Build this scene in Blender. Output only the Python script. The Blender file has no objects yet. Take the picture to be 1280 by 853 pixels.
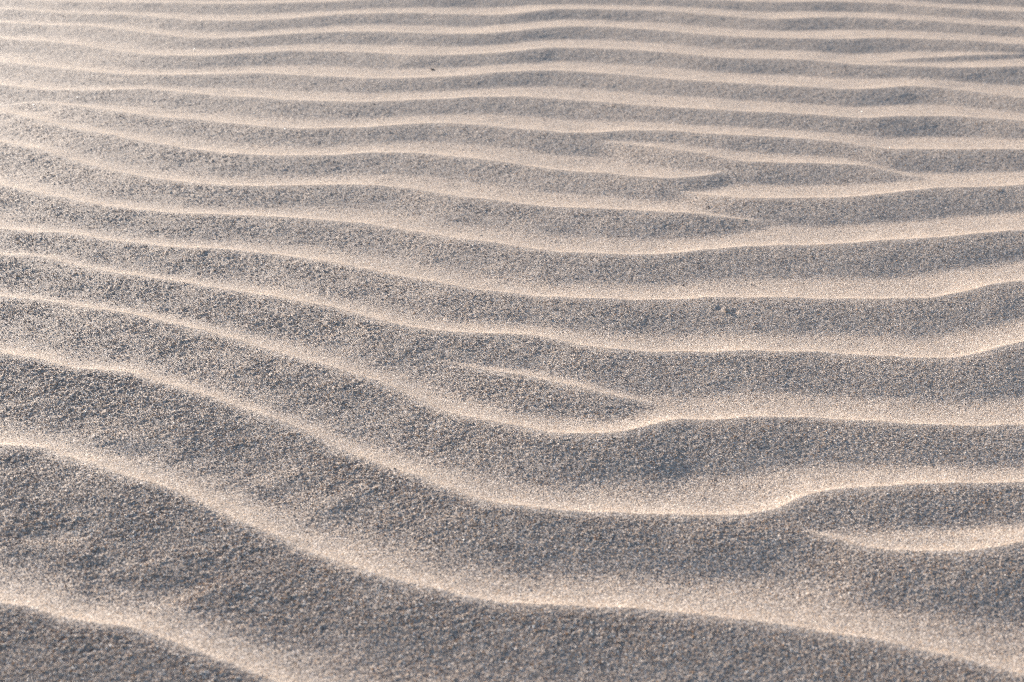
import bpy, math
import numpy as np
from mathutils import Vector

rng = np.random.default_rng(7)
S = bpy.context.scene
COL = S.collection

# ------------------------------------------------------------------ camera
FPX, HOR, CAM_H = 1778.0, -400.0, 0.50          # focal length in photo pixels, horizon row, metres above the crests
PITCH = math.atan((426.5 - HOR) / FPX)
cd = bpy.data.cameras.new('camera')
cam = bpy.data.objects.new('camera', cd)
COL.objects.link(cam)
cam.location = (0, 0, CAM_H)
cam.rotation_euler = (math.pi / 2 - PITCH, 0, 0)
cd.sensor_width = 36.0
cd.lens = 36.0 * FPX / 1280.0
cd.clip_start = 0.01
cd.clip_end = 500
cd.dof.use_dof = True
cd.dof.focus_distance = 1.20
cd.dof.aperture_fstop = 11.0
S.camera = cam

# ------------------------------------------------------------------ sky and sun
SUN_EL, SUN_AZ = math.radians(15.5), math.radians(-35.0)    # azimuth from +Y, positive towards +X
w = bpy.data.worlds.new('World')
S.world = w
w.use_nodes = True
nt = w.node_tree
bg = nt.nodes['Background']
sky = nt.nodes.new('ShaderNodeTexSky')
sky.sky_type = 'NISHITA'
sky.sun_disc = False
sky.sun_elevation = SUN_EL
sky.sun_rotation = SUN_AZ
sky.air_density = 1.0
sky.dust_density = 1.6
sky.ozone_density = 1.9
nt.links.new(sky.outputs[0], bg.inputs[0])
bg.inputs[1].default_value = 0.112
ld = bpy.data.lights.new('sun', 'SUN')
sun = bpy.data.objects.new('sun', ld)
COL.objects.link(sun)
ld.energy = 5.0
ld.angle = math.radians(0.5)
ld.color = (1.0, 0.915, 0.828)
sd = Vector((math.sin(SUN_AZ) * math.cos(SUN_EL), math.cos(SUN_AZ) * math.cos(SUN_EL), math.sin(SUN_EL)))
sun.rotation_euler = sd.to_track_quat('Z', 'Y').to_euler()
S.view_settings.view_transform = 'Standard'
S.view_settings.look = 'None'
S.view_settings.gamma = 1.0
S.view_settings.exposure = 1.0
S.render.engine = 'CYCLES'
S.cycles.use_denoising = False
S.cycles.max_bounces = 4
S.cycles.pixel_filter_type = 'BLACKMAN_HARRIS'
S.cycles.filter_width = 1.0


# ------------------------------------------------------------------ crest lines of the ripples, as measured
def px2w(px, py, z=0.0):
    """photo pixel -> point on the plane at height z"""
    cx, cy = (px - 640.0) / FPX, (426.5 - py) / FPX
    sp, cp = math.sin(PITCH), math.cos(PITCH)
    dy, dz = cp + cy * sp, -sp + cy * cp
    t = (z - CAM_H) / dz
    return cx * t, dy * t


CR = [
 [(0,-1),(100,2),(200,3),(320,4),(400,2),(500,-2),(700,-5),(850,-2),(960,1.5),(1090,3),(1210,11),(1280,14)],
 [(0,11),(45,14),(100,17),(160,18),(225,24),(275,26),(320,25),(370,22),(420,18),(470,16.5),(520,16),(570,17),(640,17),(690,12),(740,11),(790,12),(840,14),(890,18),(960,23),(1035,21),(1110,23),(1210,29),(1280,33)],
 [(0,28),(50,30),(100,32),(150,36),(200,43),(250,47),(300,46),(370,41),(420,39.5),(470,39),(520,40),(570,42),(640,39),(690,34),(740,33),(790,35.5),(840,38.5),(890,43),(960,47),(1040,49),(1110,47),(1160,48),(1210,51),(1280,55)],
 [(0,48),(50,51),(100,56),(150,63),(200,69),(250,69),(320,65),(370,62.5),(420,63),(470,65.5),(520,68),(570,68),(640,64.5),(690,59.5),(740,60),(790,62.5),(840,66),(890,71),(960,73),(1010,75),(1060,80),(1110,82),(1185,84),(1280,83)],
 [(1060,81,0),(1085,76,.35),(1135,70,.55),(1210,66,.6),(1260,63,.35),(1300,61,0)],
 [(0,77),(50,82.5),(100,88),(150,91.5),(200,92.5),(250,92.5),(320,91),(370,93),(420,95),(470,97),(520,96.5),(570,95),(640,90),(690,88),(740,90),(790,94),(840,98.5),(890,102),(960,106),(1010,109),(1060,111.5),(1110,109),(1140,107),(1160,108),(1210,113),(1280,121)],
 [(0,106),(50,111),(100,113.5),(150,111.5),(190,111.5),(225,115),(275,119),(320,122),(370,125),(420,127),(470,127),(520,124.5),(570,122.5),(640,121),(690,123),(740,126),(790,130),(840,134),(890,137),(960,140.5),(1010,143),(1060,146),(1085,147),(1135,145),(1185,144),(1235,147),(1280,151)],
 [(0,129,.3),(45,125,.6),(100,133,.95),(150,140),(200,146),(250,150),(320,157),(370,160),(420,160),(470,157.5),(520,154),(545,153),(595,156),(640,160),(690,164),(727,166),(765,163),(815,162),(890,167),(960,170.5),(1010,173),(1060,178),(1110,185),(1160,185.5),(1210,185),(1280,185.5)],
 [(650,174,0),(700,172,.25),(745,172,.5),(790,178,.8),(840,186,1),(890,194),(915,199),(960,202.5),(1010,203),(1060,204,.95),(1085,206,.85),(1110,210,.5),(1145,215,.2),(1190,220,0)],
 [(0,138),(50,150),(100,162),(150,171),(200,180),(250,187.5),(320,193.5),(370,194),(420,193),(470,190.5),(520,191),(570,196),(640,204),(690,210.5),(740,214.5),(790,219.5),(840,222.5,1),(865,220,.85),(890,214,.6),(915,208,.3),(945,204,0)],
 [(780,230,0),(820,232,.15),(865,237,.45),(890,242,.75),(920,246,1),(960,247),(1010,247),(1060,246),(1110,241),(1160,236),(1210,234.5),(1280,231)],
 [(0,177),(50,187),(100,202),(125,209),(175,219),(225,226.5),(275,231),(320,231.5),(370,230),(420,229.5),(470,230.5),(520,235),(570,244),(640,253),(665,257),(715,260),(790,263),(865,265.5,.95),(895,267,.75),(930,268,.3),(975,270,0)],
 [(0,231),(50,241),(100,252),(150,260),(200,264.5),(250,267.5),(320,269.5),(370,272),(420,275),(470,280),(520,288),(570,297),(640,306.5),(690,313.5),(740,316),(790,317.5),(840,316),(890,311),(960,306),(1010,306),(1060,304.5),(1110,301),(1160,298.5),(1210,294),(1280,287)],
 [(0,286),(50,290),(100,293),(125,298),(175,304),(225,309),(275,310),(320,314),(370,320),(420,328),(470,338),(520,347.5),(570,357.5),(640,367.5),(690,372),(740,374),(815,374),(865,372.5),(890,371),(960,372),(1010,372),(1060,373),(1135,373),(1172,370),(1210,363),(1235,357),(1280,350)],
 [(0,318),(50,320),(75,326),(125,337),(175,345),(225,351.5),(275,359),(320,367.5),(370,376),(420,386),(470,399),(495,407),(545,413.5),(595,417),(640,419),(677,421),(715,429),(752,435),(790,439),(840,439.5),(960,438.7),(1010,439.5),(1060,442),(1110,445.5),(1160,447.5),(1197,446),(1222,441),(1247,434),(1280,427)],
 [(0,369),(37,372),(75,377.5),(125,385),(175,394),(225,405),(250,410),(287,421),(320,431.5),(345,439),(382,449),(420,460),(457,472,1),(495,484,.8),(530,500,.7),(570,516,.85),(607,524,1),(640,532),(677,540),(715,543.5),(752,542),(790,540),(815,533),(840,526),(890,524.5),(960,522),(997,520),(1035,522),(1085,525),(1135,529.5),(1185,532.5),(1280,531)],
 [(520,437,0),(545,445,.3),(595,457,.6),(640,465.5,.8),(690,476,.85),(727,482,.8),(765,490,.7),(802,495,.3),(835,500,0)],
 [(0,441),(50,447.5),(87,458),(150,464),(200,477.5),(250,491,1),(287,502,.8),(320,512,.75),(357,525,.7),(395,542,.7),(432,560,.75),(470,576,.8),(520,593,.85),(555,607,.95),(585,620,1),(632,632),(702,638),(780,641),(860,641),(940,640,1),(970,635,.95),(1003,619.5,.9),(1052,611,.95),(1100,607,1),(1160,604),(1280,604)],
 [(840,655,0),(910,652,.2),(985,654,.5),(1036,669,.72),(1067,680,.85),(1114,686,.95),(1177,689,1),(1224,687.5),(1280,678)],
 [(0,555),(50,559),(87,570),(125,581),(162,596),(200,606),(230,616,.9),(262,630,.85),(300,648,.8),(345,669,.75),(382,684,.75),(414,698,.8),(454,712,.95),(492,725),(539,736),(586,745),(632,752.5),(718,757.5),(780,759.5),(843,765),(905,772),(968,779),(1030,789),(1083,798),(1145,810),(1192,819),(1240,833),(1280,842)],
 [(0,753),(47,762),(94,777),(156,785),(203,798),(250,814),(297,831),(337,848),(400,872),(480,893),(600,905),(760,912),(950,925),(1280,965)],
]
LAM = 0.104
AMP = 0.0065


def build_crests():
    out = []
    for c in CR:
        sprs = len(c[0]) == 3 and c[0][2] == 0
        s = 1.0
        P = []
        for q in c:
            if len(q) == 3:
                s = q[2]
            X, Y = px2w(q[0], q[1])
            P.append((X, Y, s))
        P = sorted(P)
        out.append((np.array(P), True))
    return out


XG = np.linspace(-3.2, 3.2, 3201)                 # 2 mm table for every crest Y(x)
DX = XG[1] - XG[0]


def gsm(a, sig):
    n = max(1, int(3 * sig / DX))
    k = np.exp(-0.5 * (np.arange(-n, n + 1) * DX / sig) ** 2)
    k /= k.sum()
    return np.convolve(np.pad(a, n, mode='edge'), k, mode='valid')


def catmull(xs, ys, xq):
    m = np.gradient(ys, xs)
    i = np.clip(np.searchsorted(xs, xq) - 1, 0, len(xs) - 2)
    hgt = xs[i + 1] - xs[i]
    t = np.clip((xq - xs[i]) / hgt, 0, 1)
    return ((2*t**3-3*t**2+1)*ys[i] + (t**3-2*t**2+t)*hgt*m[i] + (-2*t**3+3*t**2)*ys[i+1] + (t**3-t**2)*hgt*m[i+1])


lines = []                                       # (Y table, strength table)
for P, _ in build_crests():
    xs, ys, ss = P[:, 0], P[:, 1], P[:, 2]
    Y = catmull(xs, ys, XG)
    tau = 0.10
    s0 = np.clip((ys[1] - ys[0]) / (xs[1] - xs[0]), -.5, .5)
    s1 = np.clip((ys[-1] - ys[-2]) / (xs[-1] - xs[-2]), -.5, .5)
    L = XG < xs[0]
    R = XG > xs[-1]
    Y[L] = ys[0] - s0 * tau * (1 - np.exp(-(xs[0] - XG[L]) / tau))
    Y[R] = ys[-1] + s1 * tau * (1 - np.exp(-(XG[R] - xs[-1]) / tau))
    ph = rng.uniform(0, 6.28, 3)
    wob = 0.012 * np.sin(XG * 5.1 + ph[0] * .3) + 0.007 * np.sin(XG * 11.3 + ph[1])
    wL = np.where(L, 1 - np.exp(-(xs[0] - XG) / .2), 0)
    wR = np.where(R, 1 - np.exp(-(XG - xs[-1]) / .2), 0)
    Y = Y + wob * (wL + wR)
    Y = gsm(Y, 0.006)
    st = np.interp(XG, xs, ss)
    st = gsm(st, 0.014)
    lines.append((Y, st))
n_traced = len(lines)
top = lines[0][0]
bot = lines[20][0]
for k in range(1, 17):                           # ripples going on beyond the top of the frame
    ph = rng.uniform(0, 6.28, 4)
    f = min(1.0, k / 4)
    Y = top * (1 - f) + (top.mean()) * f + 0.108 * k + 0.018 * f * np.sin(XG * 3.1 + ph[0]) + 0.010 * f * np.sin(XG * 7.3 + ph[1])
    lines.append((Y, np.ones_like(XG)))
for k in range(1, 9):                            # and towards the camera's feet
    ph = rng.uniform(0, 6.28, 4)
    f = min(1.0, k / 4)
    Y = bot * (1 - f) + bot.mean() * f - 0.105 * k + 0.018 * f * np.sin(XG * 4.1 + ph[0]) + 0.010 * f * np.sin(XG * 9.3 + ph[1])
    lines.append((Y, np.ones_like(XG)))


# ------------------------------------------------------------------ noise
def hash2(ix, iy, seed):
    h = (ix.astype(np.int64) * 374761393 + iy.astype(np.int64) * 668265263 + seed * 1274126177) & 0xFFFFFFFF
    h = ((h ^ (h >> 13)) * 1103515245) & 0xFFFFFFFF
    h = ((h ^ (h >> 16)) * 2246822519) & 0xFFFFFFFF
    return ((h ^ (h >> 15)) & 0xFFFFFF) / float(0xFFFFFF)


def vnoise(x, y, size, seed=0):
    """value noise in -1..1 with cells of the given size in metres"""
    c, s = math.cos(seed * 1.3 + .4), math.sin(seed * 1.3 + .4)
    u, v = (x * c - y * s) / size, (x * s + y * c) / size
    iu, iv = np.floor(u), np.floor(v)
    fu, fv = u - iu, v - iv
    fu, fv = fu * fu * (3 - 2 * fu), fv * fv * (3 - 2 * fv)
    a = hash2(iu, iv, seed); b = hash2(iu + 1, iv, seed)
    cc = hash2(iu, iv + 1, seed); d = hash2(iu + 1, iv + 1, seed)
    return 2 * ((a * (1 - fu) + b * fu) * (1 - fv) + (cc * (1 - fu) + d * fu) * fv) - 1


# ------------------------------------------------------------------ the sand's height
def prof_stoss(d, s, f):      # side away from the viewer, steepest at the crest
    return ((1 - .30 * s) * (1 - .6 * f) * (0.0032 * (1 - np.exp(-d / (0.0125 + 0.0035 * np.minimum(s, 1)))) + 0.0012 * (1 - np.exp(-d / 0.005)))
            + ((0.034 + 0.070 * s) * (1 - f) + 0.062 * f) * d)


def prof_lee(d, s, f):        # side towards the viewer: rounded shoulder, then a steady slope
    t = np.minimum(d, 0.055)
    q = 0.055 * t + (0.135 - 0.055) * t * t / (2 * 0.055)
    q = (0.78 + 0.62 * s) * (q + 0.135 * np.maximum(d - 0.055, 0))
    t = np.minimum(d, 0.012)
    return q * (1 - f) + f * (0.10 * t + 0.12 * t * t / 0.024 + 0.22 * np.maximum(d - 0.012, 0))


# soft lumps and hollows between the ripples: (px, py, half length, half width, height, turn)
LUMPS = [
 (150, 548, .030, .011, .0012, -.1), (165, 566, .030, .010, -.0007, -.1),
 (350, 596, .024, .010, .0010, .5), (352, 616, .022, .009, -.0006, .4),
 (420, 624, .026, .010, .0010, .6), (430, 648, .026, .009, -.0005, .6),
 (60, 684, .035, .010, .0011, 0), (50, 670, .03, .008, -.0010, 0),
 (120, 694, .020, .009, .0010, .1), (190, 708, .024, .012, .0012, .5), (250, 726, .030, .010, -.0010, .5),
 (270, 742, .035, .012, .0010, .7), (860, 690, .03, .012, .0006, 0), (1170, 670, .13, .012, .0014, 0), (690, 812, .012, .02, .0010, .2),
 (480, 455, .02, .02, -.0008, .5), (1130, 775, .03, .012, .0006, 0),
]


def surface(x, y):
    """height, id of the governing ripple, lee mask"""
    K = 0.0008
    xi = np.clip((x - XG[0]) / DX, 0, len(XG) - 1.001)
    i0 = xi.astype(np.int32)
    fr = (xi - i0).astype(np.float64)
    wx = x + 0
    wy = y + 0.0016 * vnoise(x, y, 0.03, 3) + 0.0008 * vnoise(x, y, 0.011, 4)
    best = np.full(x.shape, -1.0)
    acc = np.zeros(x.shape)
    ident = np.zeros(x.shape, np.int32)
    u_ = x / (np.maximum(y, .3) + .12)
    side = np.clip(0.34 + 1.15 * u_ + 0.75 * np.clip(y - 1.05, 0, 1) * np.clip(.75 + 2.0 * u_, .2, 1.3), 0, 1.35)   # steeper on the right
    fr_ = np.clip((y - 1.2) / .9, 0, 1) * np.clip(.55 + .6 * u_, .30, .65)
    nl = np.clip(-u_ * 3.2, 0, 1) * np.clip((1.35 - y) / .5, 0, 1)                      # long low swells at the near left
    ul = np.clip(-u_ * 3.2, 0, 1) * np.clip((y - 1.2) / .5, 0, 1)                     # and flatter far ones at the left
    lacc = np.zeros(x.shape)
    wacc = np.full(x.shape, 1e-30)
    for n, (Y, st) in enumerate(lines):
        g = np.gradient(Y, DX)
        Yc = Y[i0] * (1 - fr) + Y[i0 + 1] * fr
        gc = g[i0]
        sc = st[i0] * (1 - fr) + st[i0 + 1] * fr
        near = np.abs(wy - Yc) < 0.35
        if not near.any():
            continue
        d = (wy - Yc)[near] / np.sqrt(1 + gc[near] ** 2)
        ad = np.abs(d)
        r = 0.0007                                  # rounding of the very crest
        ad2 = np.sqrt(ad * ad + r * r) - r
        s_ = sc[near]
        sd_ = side[near]
        h = -AMP * (1 + .15 * sd_) * (1 - s_) - 0.006 * np.clip(1 - s_ / 0.25, 0, 1) ** 2 - np.where(s_ <= 0.001, 0.05, 0) - np.where(d > 0, prof_stoss(ad2, sd_, fr_[near]), prof_lee(ad2, sd_, fr_[near]) * (1 - .40 * nl[near] - .26 * ul[near]))
        acc[near] += np.exp(np.maximum(h, -0.06) / K * 1.0 + 10)
        b = best[near]
        m = h > b
        b[m] = h[m]
        best[near] = b
        ii = ident[near]; ii[m] = n; ident[near] = ii
        wt = np.exp(np.maximum(h, -0.04) / 0.0010 + 10)
        wacc[near] += wt
        lacc[near] += wt * np.where(d < 0, np.clip(ad / 0.010, 0, 1) * np.clip(1.35 - ad / (0.085 * (1 + .8 * nl[near])), 0, 1),
                                       0.70 * np.clip((ad - 0.014) / 0.030, 0, 1) * (1 - .5 * sd_ / 1.35))
    lee = lacc / wacc
    z = (np.log(acc + 1e-300) - 10) * K
    z = np.maximum(z, -0.03)
    for px, py, rx, ry, hh, rot in LUMPS:
        X, Y = px2w(px, py, -0.003)
        dx_, dy_ = x - X, y - Y
        c_, s_ = math.cos(rot), math.sin(rot)
        q = ((dx_ * c_ + dy_ * s_) / rx) ** 2 + ((-dx_ * s_ + dy_ * c_) / ry) ** 2
        z += hh * np.exp(-q)
    z += 0.0009 * vnoise(x, y, 0.11, 11) + 0.00035 * vnoise(x, y, 0.045, 12) + 0.00022 * vnoise(x, y, 0.017, 13)
    return z, ident, lee


def clump_mask(x, y):
    m = 0.35 * vnoise(x * .6, y, 0.035, 21) + 0.65 * vnoise(x * .7, y, 0.011, 22)
    left = np.clip(0.62 - (x / np.maximum(y, .3)) * 1.6, 0.16, 1.1) * (1 - .45 * np.clip((y - 1.3) / .6, 0, 1))
    return np.clip(m * 1.0 + 0.5, 0.1, 1) * left


def relief(x, y, lee):
    """grains and little clumps; a coarser crust on the lee sides"""
    cm = clump_mask(x, y) * lee
    ridg = 1 - np.abs(vnoise(x, y, 0.0045, 31))
    z = cm * (0.00080 * (ridg - .5) + 0.00062 * vnoise(x, y, 0.0028, 32) + 0.00022 * vnoise(x, y, 0.0016, 35))
    z += (0.32 + 0.68 * lee) * (0.00016 * vnoise(x, y, 0.0021, 33) + 0.00024 * vnoise(x, y, 0.0011, 34))
    z += (0.30 + 0.70 * lee) * 0.00008 * (hash2(np.floor(x / 0.0004), np.floor(y / 0.0004), 5) * 2 - 1)
    return z


# dimples seen singly in the photograph: (px, py, radius m, depth m)
DIMPLES = [(899, 388, 0.0032, 0.0012), (919, 391, 0.0034, 0.0011), (938, 284, 0.0024, 0.0006)]


def dimples(x, y):
    z = np.zeros(x.shape)
    for px, py, r, dp in DIMPLES:
        X, Y = px2w(px, py, -0.003)
        q = ((x - X) ** 2 + ((y - Y) * .8) ** 2) / r ** 2
        m = q < 9
        z[m] -= dp * np.exp(-q[m] * 1.3) - dp * .12 * np.exp(-(np.sqrt(q[m]) - 1.5) ** 2 * 3)
    return z


# ------------------------------------------------------------------ materials
def new_mat(name):
    m = bpy.data.materials.new(name)
    m.use_nodes = True
    return m, m.node_tree, m.node_tree.nodes['Principled BSDF']


def ramp(nt, stops, interp='LINEAR'):
    r = nt.nodes.new('ShaderNodeValToRGB')
    r.color_ramp.interpolation = interp
    e = r.color_ramp.elements
    while len(e) < len(stops):
        e.new(0.5)
    for i, (p, c) in enumerate(stops):
        e[i].position = p
        e[i].color = (*c, 1)
    return r


GRAINS = [(0.0, (0.205, 0.145, 0.11)), (0.13, (0.335, 0.25, 0.188)), (0.30, (0.485, 0.39, 0.315)), (0.50, (0.425, 0.352, 0.303)),
          (0.64, (0.665, 0.56, 0.465)), (0.78, (0.46, 0.27, 0.145)), (0.86, (0.135, 0.115, 0.115)), (0.90, (0.82, 0.757, 0.685))]

FINE = [(0.0, (0.27, 0.225, 0.19)), (0.12, (0.36, 0.305, 0.255)), (0.30, (0.47, 0.405, 0.34)), (0.50, (0.41, 0.365, 0.325)),
        (0.64, (0.60, 0.53, 0.455)), (0.80, (0.43, 0.32, 0.23)), (0.87, (0.20, 0.185, 0.185)), (0.91, (0.70, 0.64, 0.58))]
sand_mat, nt, bs = new_mat('sand')
tc = nt.nodes.new('ShaderNodeTexCoord')
v1 = nt.nodes.new('ShaderNodeTexVoronoi'); v1.inputs['Scale'].default_value = 1150
v2 = nt.nodes.new('ShaderNodeTexVoronoi'); v2.inputs['Scale'].default_value = 640
nz = nt.nodes.new('ShaderNodeTexNoise'); nz.inputs['Scale'].default_value = 14; nz.inputs['Detail'].default_value = 4
for q in (v1, v2, nz):
    nt.links.new(tc.outputs['Object'], q.inputs['Vector'])
sep = nt.nodes.new('ShaderNodeSeparateColor')
nt.links.new(v1.outputs['Color'], sep.inputs[0])
rp = ramp(nt, FINE, 'CONSTANT')
nt.links.new(sep.outputs[0], rp.inputs[0])
mx = nt.nodes.new('ShaderNodeMix'); mx.data_type = 'RGBA'; mx.blend_type = 'MULTIPLY'
mx.inputs['Factor'].default_value = 1.0
rp2 = ramp(nt, [(0.3, (0.955, 0.91, 0.885)), (0.7, (1.08, 1.015, 0.965))])
nt.links.new(nz.outputs[0], rp2.inputs[0])
nt.links.new(rp.outputs[0], mx.inputs[6])
nt.links.new(rp2.outputs[0], mx.inputs[7])
nt.links.new(mx.outputs[2], bs.inputs['Base Color'])
bs.inputs['Roughness'].default_value = 0.7
bs.inputs['Specular IOR Level'].default_value = 0.06
b1 = nt.nodes.new('ShaderNodeBump'); b1.inputs['Strength'].default_value = 0.8; b1.inputs['Distance'].default_value = 0.0005
b1.invert = True
nt.links.new(v1.outputs['Distance'], b1.inputs['Height'])
nt.links.new(b1.outputs[0], bs.inputs['Normal'])

grain_mat, nt, bs = new_mat('quartz_grains')
at = nt.nodes.new('ShaderNodeAttribute'); at.attribute_type = 'INSTANCER'; at.attribute_name = 'tone'
rp = ramp(nt, GRAINS, 'CONSTANT')
nt.links.new(at.outputs['Fac'], rp.inputs[0])
nt.links.new(rp.outputs[0], bs.inputs['Base Color'])
bs.inputs['Roughness'].default_value = 0.45
bs.inputs['Specular IOR Level'].default_value = 0.14

# ------------------------------------------------------------------ the sheet
def grow(first, ratio, limit):
    out, s, v = [], first, 0.0
    while v < limit:
        v += s
        out.append(v)
        s *= ratio
    return np.array(out)


ui = np.concatenate([np.linspace(-.64, -.408, 90), np.linspace(-0.405, 0.405, 940), np.linspace(.408, .64, 90)])
go = grow(0.004, 1.22, 90)
U = np.concatenate([-(0.64 + go[::-1]), ui, 0.64 + go])
rows = [0.62]
while rows[-1] < 2.62:
    yv = rows[-1]
    rows.append(yv + min(yv * yv / 711 * 1.08, 0.0023))
rows = np.array(rows)
back = rows[0] - grow(0.004, 1.16, 60)
fwd = rows[-1] + grow(0.005, 1.10, 120)
V = np.concatenate([back[::-1], rows, fwd])
W = np.minimum(np.maximum(V, 0.62), 12.0) + 0.12
gx = U[None, :] * W[:, None]
gy = np.repeat(V[:, None], len(U), 1)
nr, nc = gx.shape
x, y = gx.ravel(), gy.ravel()
Z, ID, LEE = surface(x, y)
inner = (np.abs(x) < 3.0) & (y > -0.1) & (y < 4.2)
ID = np.where(inner, ID, -1)
Z = np.where(inner, Z, -0.006)
fade = np.clip((3.0 - np.abs(x)) / 0.3, 0, 1) * np.clip((y + .1) / .2, 0, 1) * np.clip((4.2 - y) / .3, 0, 1)
Z = np.where(inner, -0.006 * (1 - fade) + Z * fade, Z)
# gentle swell of the wider beach far from the ripples
far = np.clip((np.hypot(x, y) - 4) / 20, 0, 1)
Z = Z + far * (0.5 * vnoise(x, y, 11.0, 41) + 0.12 * vnoise(x, y, 3.1, 42) - 0.5)
fine = (np.abs(x) < 0.645 * (np.maximum(y, .62) + .12)) & (y > 0.6) & (y < 2.65)
zz = np.zeros_like(Z)
zz[fine] = relief(x[fine], y[fine], LEE[fine]) + dimples(x[fine], y[fine])
Z = Z + zz

co = np.stack([x, y, Z], 1).astype(np.float32)
a = (np.arange(nr - 1)[:, None] * nc + np.arange(nc - 1)[None, :]).ravel()
quads = np.stack([a, a + 1, a + nc + 1, a + nc], 1).astype(np.int32)
gid = ID[a]
# faint spurs belong to the ripple they sit on: fold them into the governing neighbour
vis = (np.abs(x[a]) < 0.64 * (np.maximum(y[a], .55) + .12)) & (y[a] > 0.55) & (y[a] < 2.75)
gid = np.where(vis, gid, -1)


def make_mesh(name, faces, mat):
    used = np.zeros(len(co), bool)
    used[faces.ravel()] = True
    idx = np.cumsum(used) - 1
    me = bpy.data.meshes.new(name)
    c = co[used]
    f = idx[faces.ravel()].astype(np.int32)
    me.vertices.add(len(c)); me.vertices.foreach_set('co', c.ravel())
    me.loops.add(len(f)); me.loops.foreach_set('vertex_index', f)
    nf = len(f) // 4
    me.polygons.add(nf)
    me.polygons.foreach_set('loop_start', np.arange(0, nf * 4, 4, dtype=np.int32))
    me.polygons.foreach_set('use_smooth', np.ones(nf, bool))
    me.update(calc_edges=True)
    me.materials.append(mat)
    o = bpy.data.objects.new(name, me)
    COL.objects.link(o)
    return o


sand = make_mesh('sand', quads[gid < 0], sand_mat)
sand['kind'] = 'structure'
sand['label'] = 'pale wind rippled beach sand filling the whole view'
for n in range(len(lines)):
    sel = quads[gid == n]
    if len(sel) < 40:
        if len(sel):
            gid[gid == n] = -2
        continue
    r = make_mesh('sand_ripple', sel, sand_mat)
    r.parent = sand
if (gid == -2).any():
    r = make_mesh('sand_ripple', quads[gid == -2], sand_mat)
    r.parent = sand

# ------------------------------------------------------------------ loose grains lying on the sand
N = 1650000
t = rng.random(N)
gy_ = 1 / (1 / 0.62 + t * (1 / 2.6 - 1 / 0.62))
gx_ = rng.uniform(-0.56, 0.56, N) * (gy_ + .12)
z0, _, le = surface(gx_, gy_)
cm = clump_mask(gx_, gy_) * le
keep = rng.random(N) < 0.14 + 0.55 * le + 0.55 * cm
gx_, gy_, z0, le, cm = gx_[keep], gy_[keep], z0[keep], le[keep], cm[keep]
z0 = z0 + relief(gx_, gy_, le) + dimples(gx_, gy_)
n = len(gx_)
size = rng.lognormal(math.log(0.00028), 0.34, n) * (0.72 + 0.28 * le + 0.35 * cm)
big = (rng.random(n) < 0.02) & (le > .4)
size = np.where(big, size * 1.65, size)
size = np.clip(size, 0.00014, 0.00085)
size *= np.clip(0.8 + 0.2 * gy_, 1, 1.15)
pts = np.stack([gx_, gy_, z0 + size * 0.25], 1).astype(np.float32)
me = bpy.data.meshes.new('sand_grains')
me.vertices.add(n); me.vertices.foreach_set('co', pts.ravel())
for nm, arr in (('size', size), ('tone', np.where(rng.random(n) < le + .25, rng.random(n), rng.uniform(.3, .78, n)))):
    at = me.attributes.new(nm, 'FLOAT', 'POINT'); at.data.foreach_set('value', arr.astype(np.float32))
rot = rng.uniform(0, 6.28, (n, 3)).astype(np.float32)
at = me.attributes.new('rot', 'FLOAT_VECTOR', 'POINT'); at.data.foreach_set('vector', rot.ravel())
me.update()
grains = bpy.data.objects.new('sand_grains', me)
COL.objects.link(grains)
grains['kind'] = 'stuff'
grains['label'] = 'loose coarse quartz grains scattered over the ripples'
grains['category'] = 'sand grains'

ng = bpy.data.node_groups.new('scatter_grains', 'GeometryNodeTree')
ng.interface.new_socket('Geometry', in_out='INPUT', socket_type='NodeSocketGeometry')
ng.interface.new_socket('Geometry', in_out='OUTPUT', socket_type='NodeSocketGeometry')
gi = ng.nodes.new('NodeGroupInput'); gout = ng.nodes.new('NodeGroupOutput')
iop = ng.nodes.new('GeometryNodeInstanceOnPoints')
ico = ng.nodes.new('GeometryNodeMeshIcoSphere'); ico.inputs['Radius'].default_value = 1; ico.inputs['Subdivisions'].default_value = 1
tr = ng.nodes.new('GeometryNodeTransform'); tr.inputs['Scale'].default_value = (1.0, 0.82, 0.68)
sm = ng.nodes.new('GeometryNodeSetMaterial'); sm.inputs['Material'].default_value = grain_mat
def named(nm, typ):
    q = ng.nodes.new('GeometryNodeInputNamedAttribute'); q.data_type = typ
    q.inputs['Name'].default_value = nm
    return [o for o in q.outputs if o.enabled and o.name == 'Attribute'][0]
L_ = ng.links.new
L_(ico.outputs['Mesh'], tr.inputs['Geometry']); L_(tr.outputs[0], sm.inputs['Geometry'])
L_(gi.outputs[0], iop.inputs['Points']); L_(sm.outputs[0], iop.inputs['Instance'])
L_(named('rot', 'FLOAT_VECTOR'), iop.inputs['Rotation']); L_(named('size', 'FLOAT'), iop.inputs['Scale'])
L_(iop.outputs[0], gout.inputs[0])
md = grains.modifiers.new('scatter', 'NODES'); md.node_group = ng


# ------------------------------------------------------------------ small things lying on the sand
def simple_mat(name, colour, rough=0.6, spec=0.3, var=0.25, scale=900):
    m, nt, bs = new_mat(name)
    t = nt.nodes.new('ShaderNodeTexCoord'); q = nt.nodes.new('ShaderNodeTexNoise'); q.inputs['Scale'].default_value = scale
    nt.links.new(t.outputs['Object'], q.inputs['Vector'])
    r = ramp(nt, [(0.35, tuple(c * (1 - var) for c in colour)), (0.65, tuple(min(1, c * (1 + var)) for c in colour))])
    nt.links.new(q.outputs[0], r.inputs[0]); nt.links.new(r.outputs[0], bs.inputs['Base Color'])
    bs.inputs['Roughness'].default_value = rough; bs.inputs['Specular IOR Level'].default_value = spec
    return m


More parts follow.
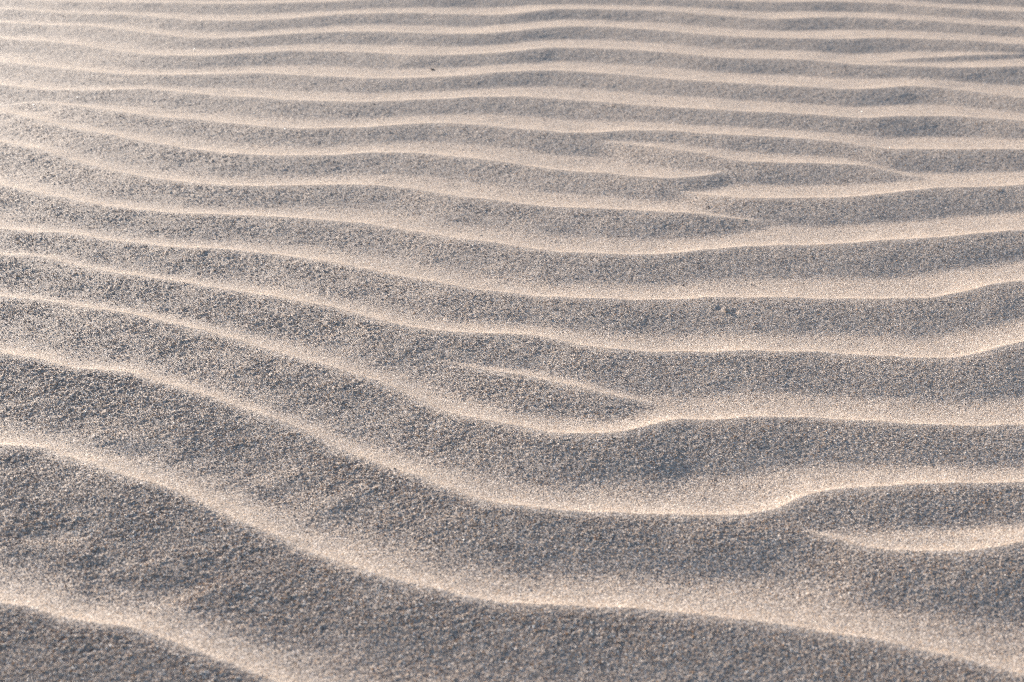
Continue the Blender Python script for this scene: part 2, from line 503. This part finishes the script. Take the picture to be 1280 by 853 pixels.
def chip(name, px, py, size, scale, turn, mat, label, category, group=None, seed=0, sub=2, lift=0.35, rough=0.22, facet=False):
    """an irregular broken crumb: a chipped, faceted stone"""
    import bmesh
    g = np.random.default_rng(seed)
    bm = bmesh.new()
    bmesh.ops.create_icosphere(bm, subdivisions=sub, radius=1)
    cuts = g.normal(size=(7, 3)); cuts /= np.linalg.norm(cuts, axis=1)[:, None]
    lim = g.uniform(.55, .9, 7)
    if facet:                                      # one clean cleavage face that catches the sun
        cuts[0] = (0, 0, 1); lim[0] = .30; rough = 0.0
    for v in bm.verts:
        p = np.array(v.co)
        for c, l in zip(cuts, lim):                # broken faces
            d = p @ c
            if d > l:
                p = p - c * (d - l)
        p *= 1 + g.uniform(-rough, rough) * .5
        v.co = Vector(p * np.array(scale) * size)
    me2 = bpy.data.meshes.new(name); bm.to_mesh(me2); bm.free()
    me2.materials.append(mat)
    X, Y = px2w(px, py, -0.002)
    for _ in range(4):
        zz_, _, le_ = surface(np.array([X]), np.array([Y]))
        X, Y = px2w(px, py, float(zz_[0]))
    hz = float(zz_[0] + dimples(np.array([X]), np.array([Y]))[0])
    o = bpy.data.objects.new(name, me2); COL.objects.link(o)
    o.location = (X, Y, hz + size * scale[2] * lift)
    o.rotation_euler = (g.uniform(-.3, .3), g.uniform(-.3, .3), turn)
    if facet:
        half = ((cam.location - o.location).normalized() + sd).normalized()
        o.rotation_euler = half.to_track_quat('Z', 'Y').to_euler()
    o['label'] = label; o['category'] = category
    if group:
        o['group'] = group
    return o


chip('shell_fragment', 541, 88, 0.0042, (1.0, .55, .38), .15, simple_mat('dark_shell', (0.11, 0.085, 0.07)),
     'tiny dark brown fragment lying on a pale crest near the top', 'fragment', seed=3)
chip('sand_clod', 909, 390, 0.0028, (.75, .95, .75), .7, sand_mat,
     'small crumb of sand between two dark pits right of centre', 'clod', seed=5, rough=.35)
chip('shell_flake', 932, 275, 0.0034, (1.0, .5, .08), -.05, simple_mat('pale_shell', (0.44, 0.44, 0.36)),
     'thin pale greenish flake in the hollow beside a fading crest', 'flake', seed=9)
chip('pebble', 854, 357, 0.0012, (1.0, .8, .7), .4, simple_mat('dark_pebble', (0.20, 0.15, 0.13)),
     'tiny dark reddish pebble just above a bright crest right of centre', 'pebble', seed=12)
quartz = simple_mat('clear_quartz', (0.80, 0.77, 0.72), 0.5, 0.5, 0.05)
for k, (px, py, sz, lab) in enumerate([
    (243, 62, .0021, 'brightest glinting quartz grain, near the top left in a grey hollow'),
    (115, 95, .0015, 'glinting quartz grain alone in the grey band under the fourth crest at left'),
    (139, 113, .0016, 'glinting quartz grain on the pale crest at upper left'),
    (97, 122, .0014, 'glinting quartz grain left of the crest that forks at upper left'),
    (42, 132, .0018, 'glinting quartz grain where two crests fork near the left edge'),
    (356, 162, .0015, 'glinting quartz grain on the lower lip of a crest, left of centre'),
    (1077, 140, .0017, 'glinting quartz grain on a pale crest at the upper right'),
    (1112, 185, .0014, 'glinting quartz grain on the crest above the right hand fork'),
]):
    chip('quartz_grain', px, py, sz * .52, (1, .85, .8), k * .9, quartz, lab, 'grain', 'single glinting quartz grains', seed=20 + k, sub=2, lift=.8, facet=True)
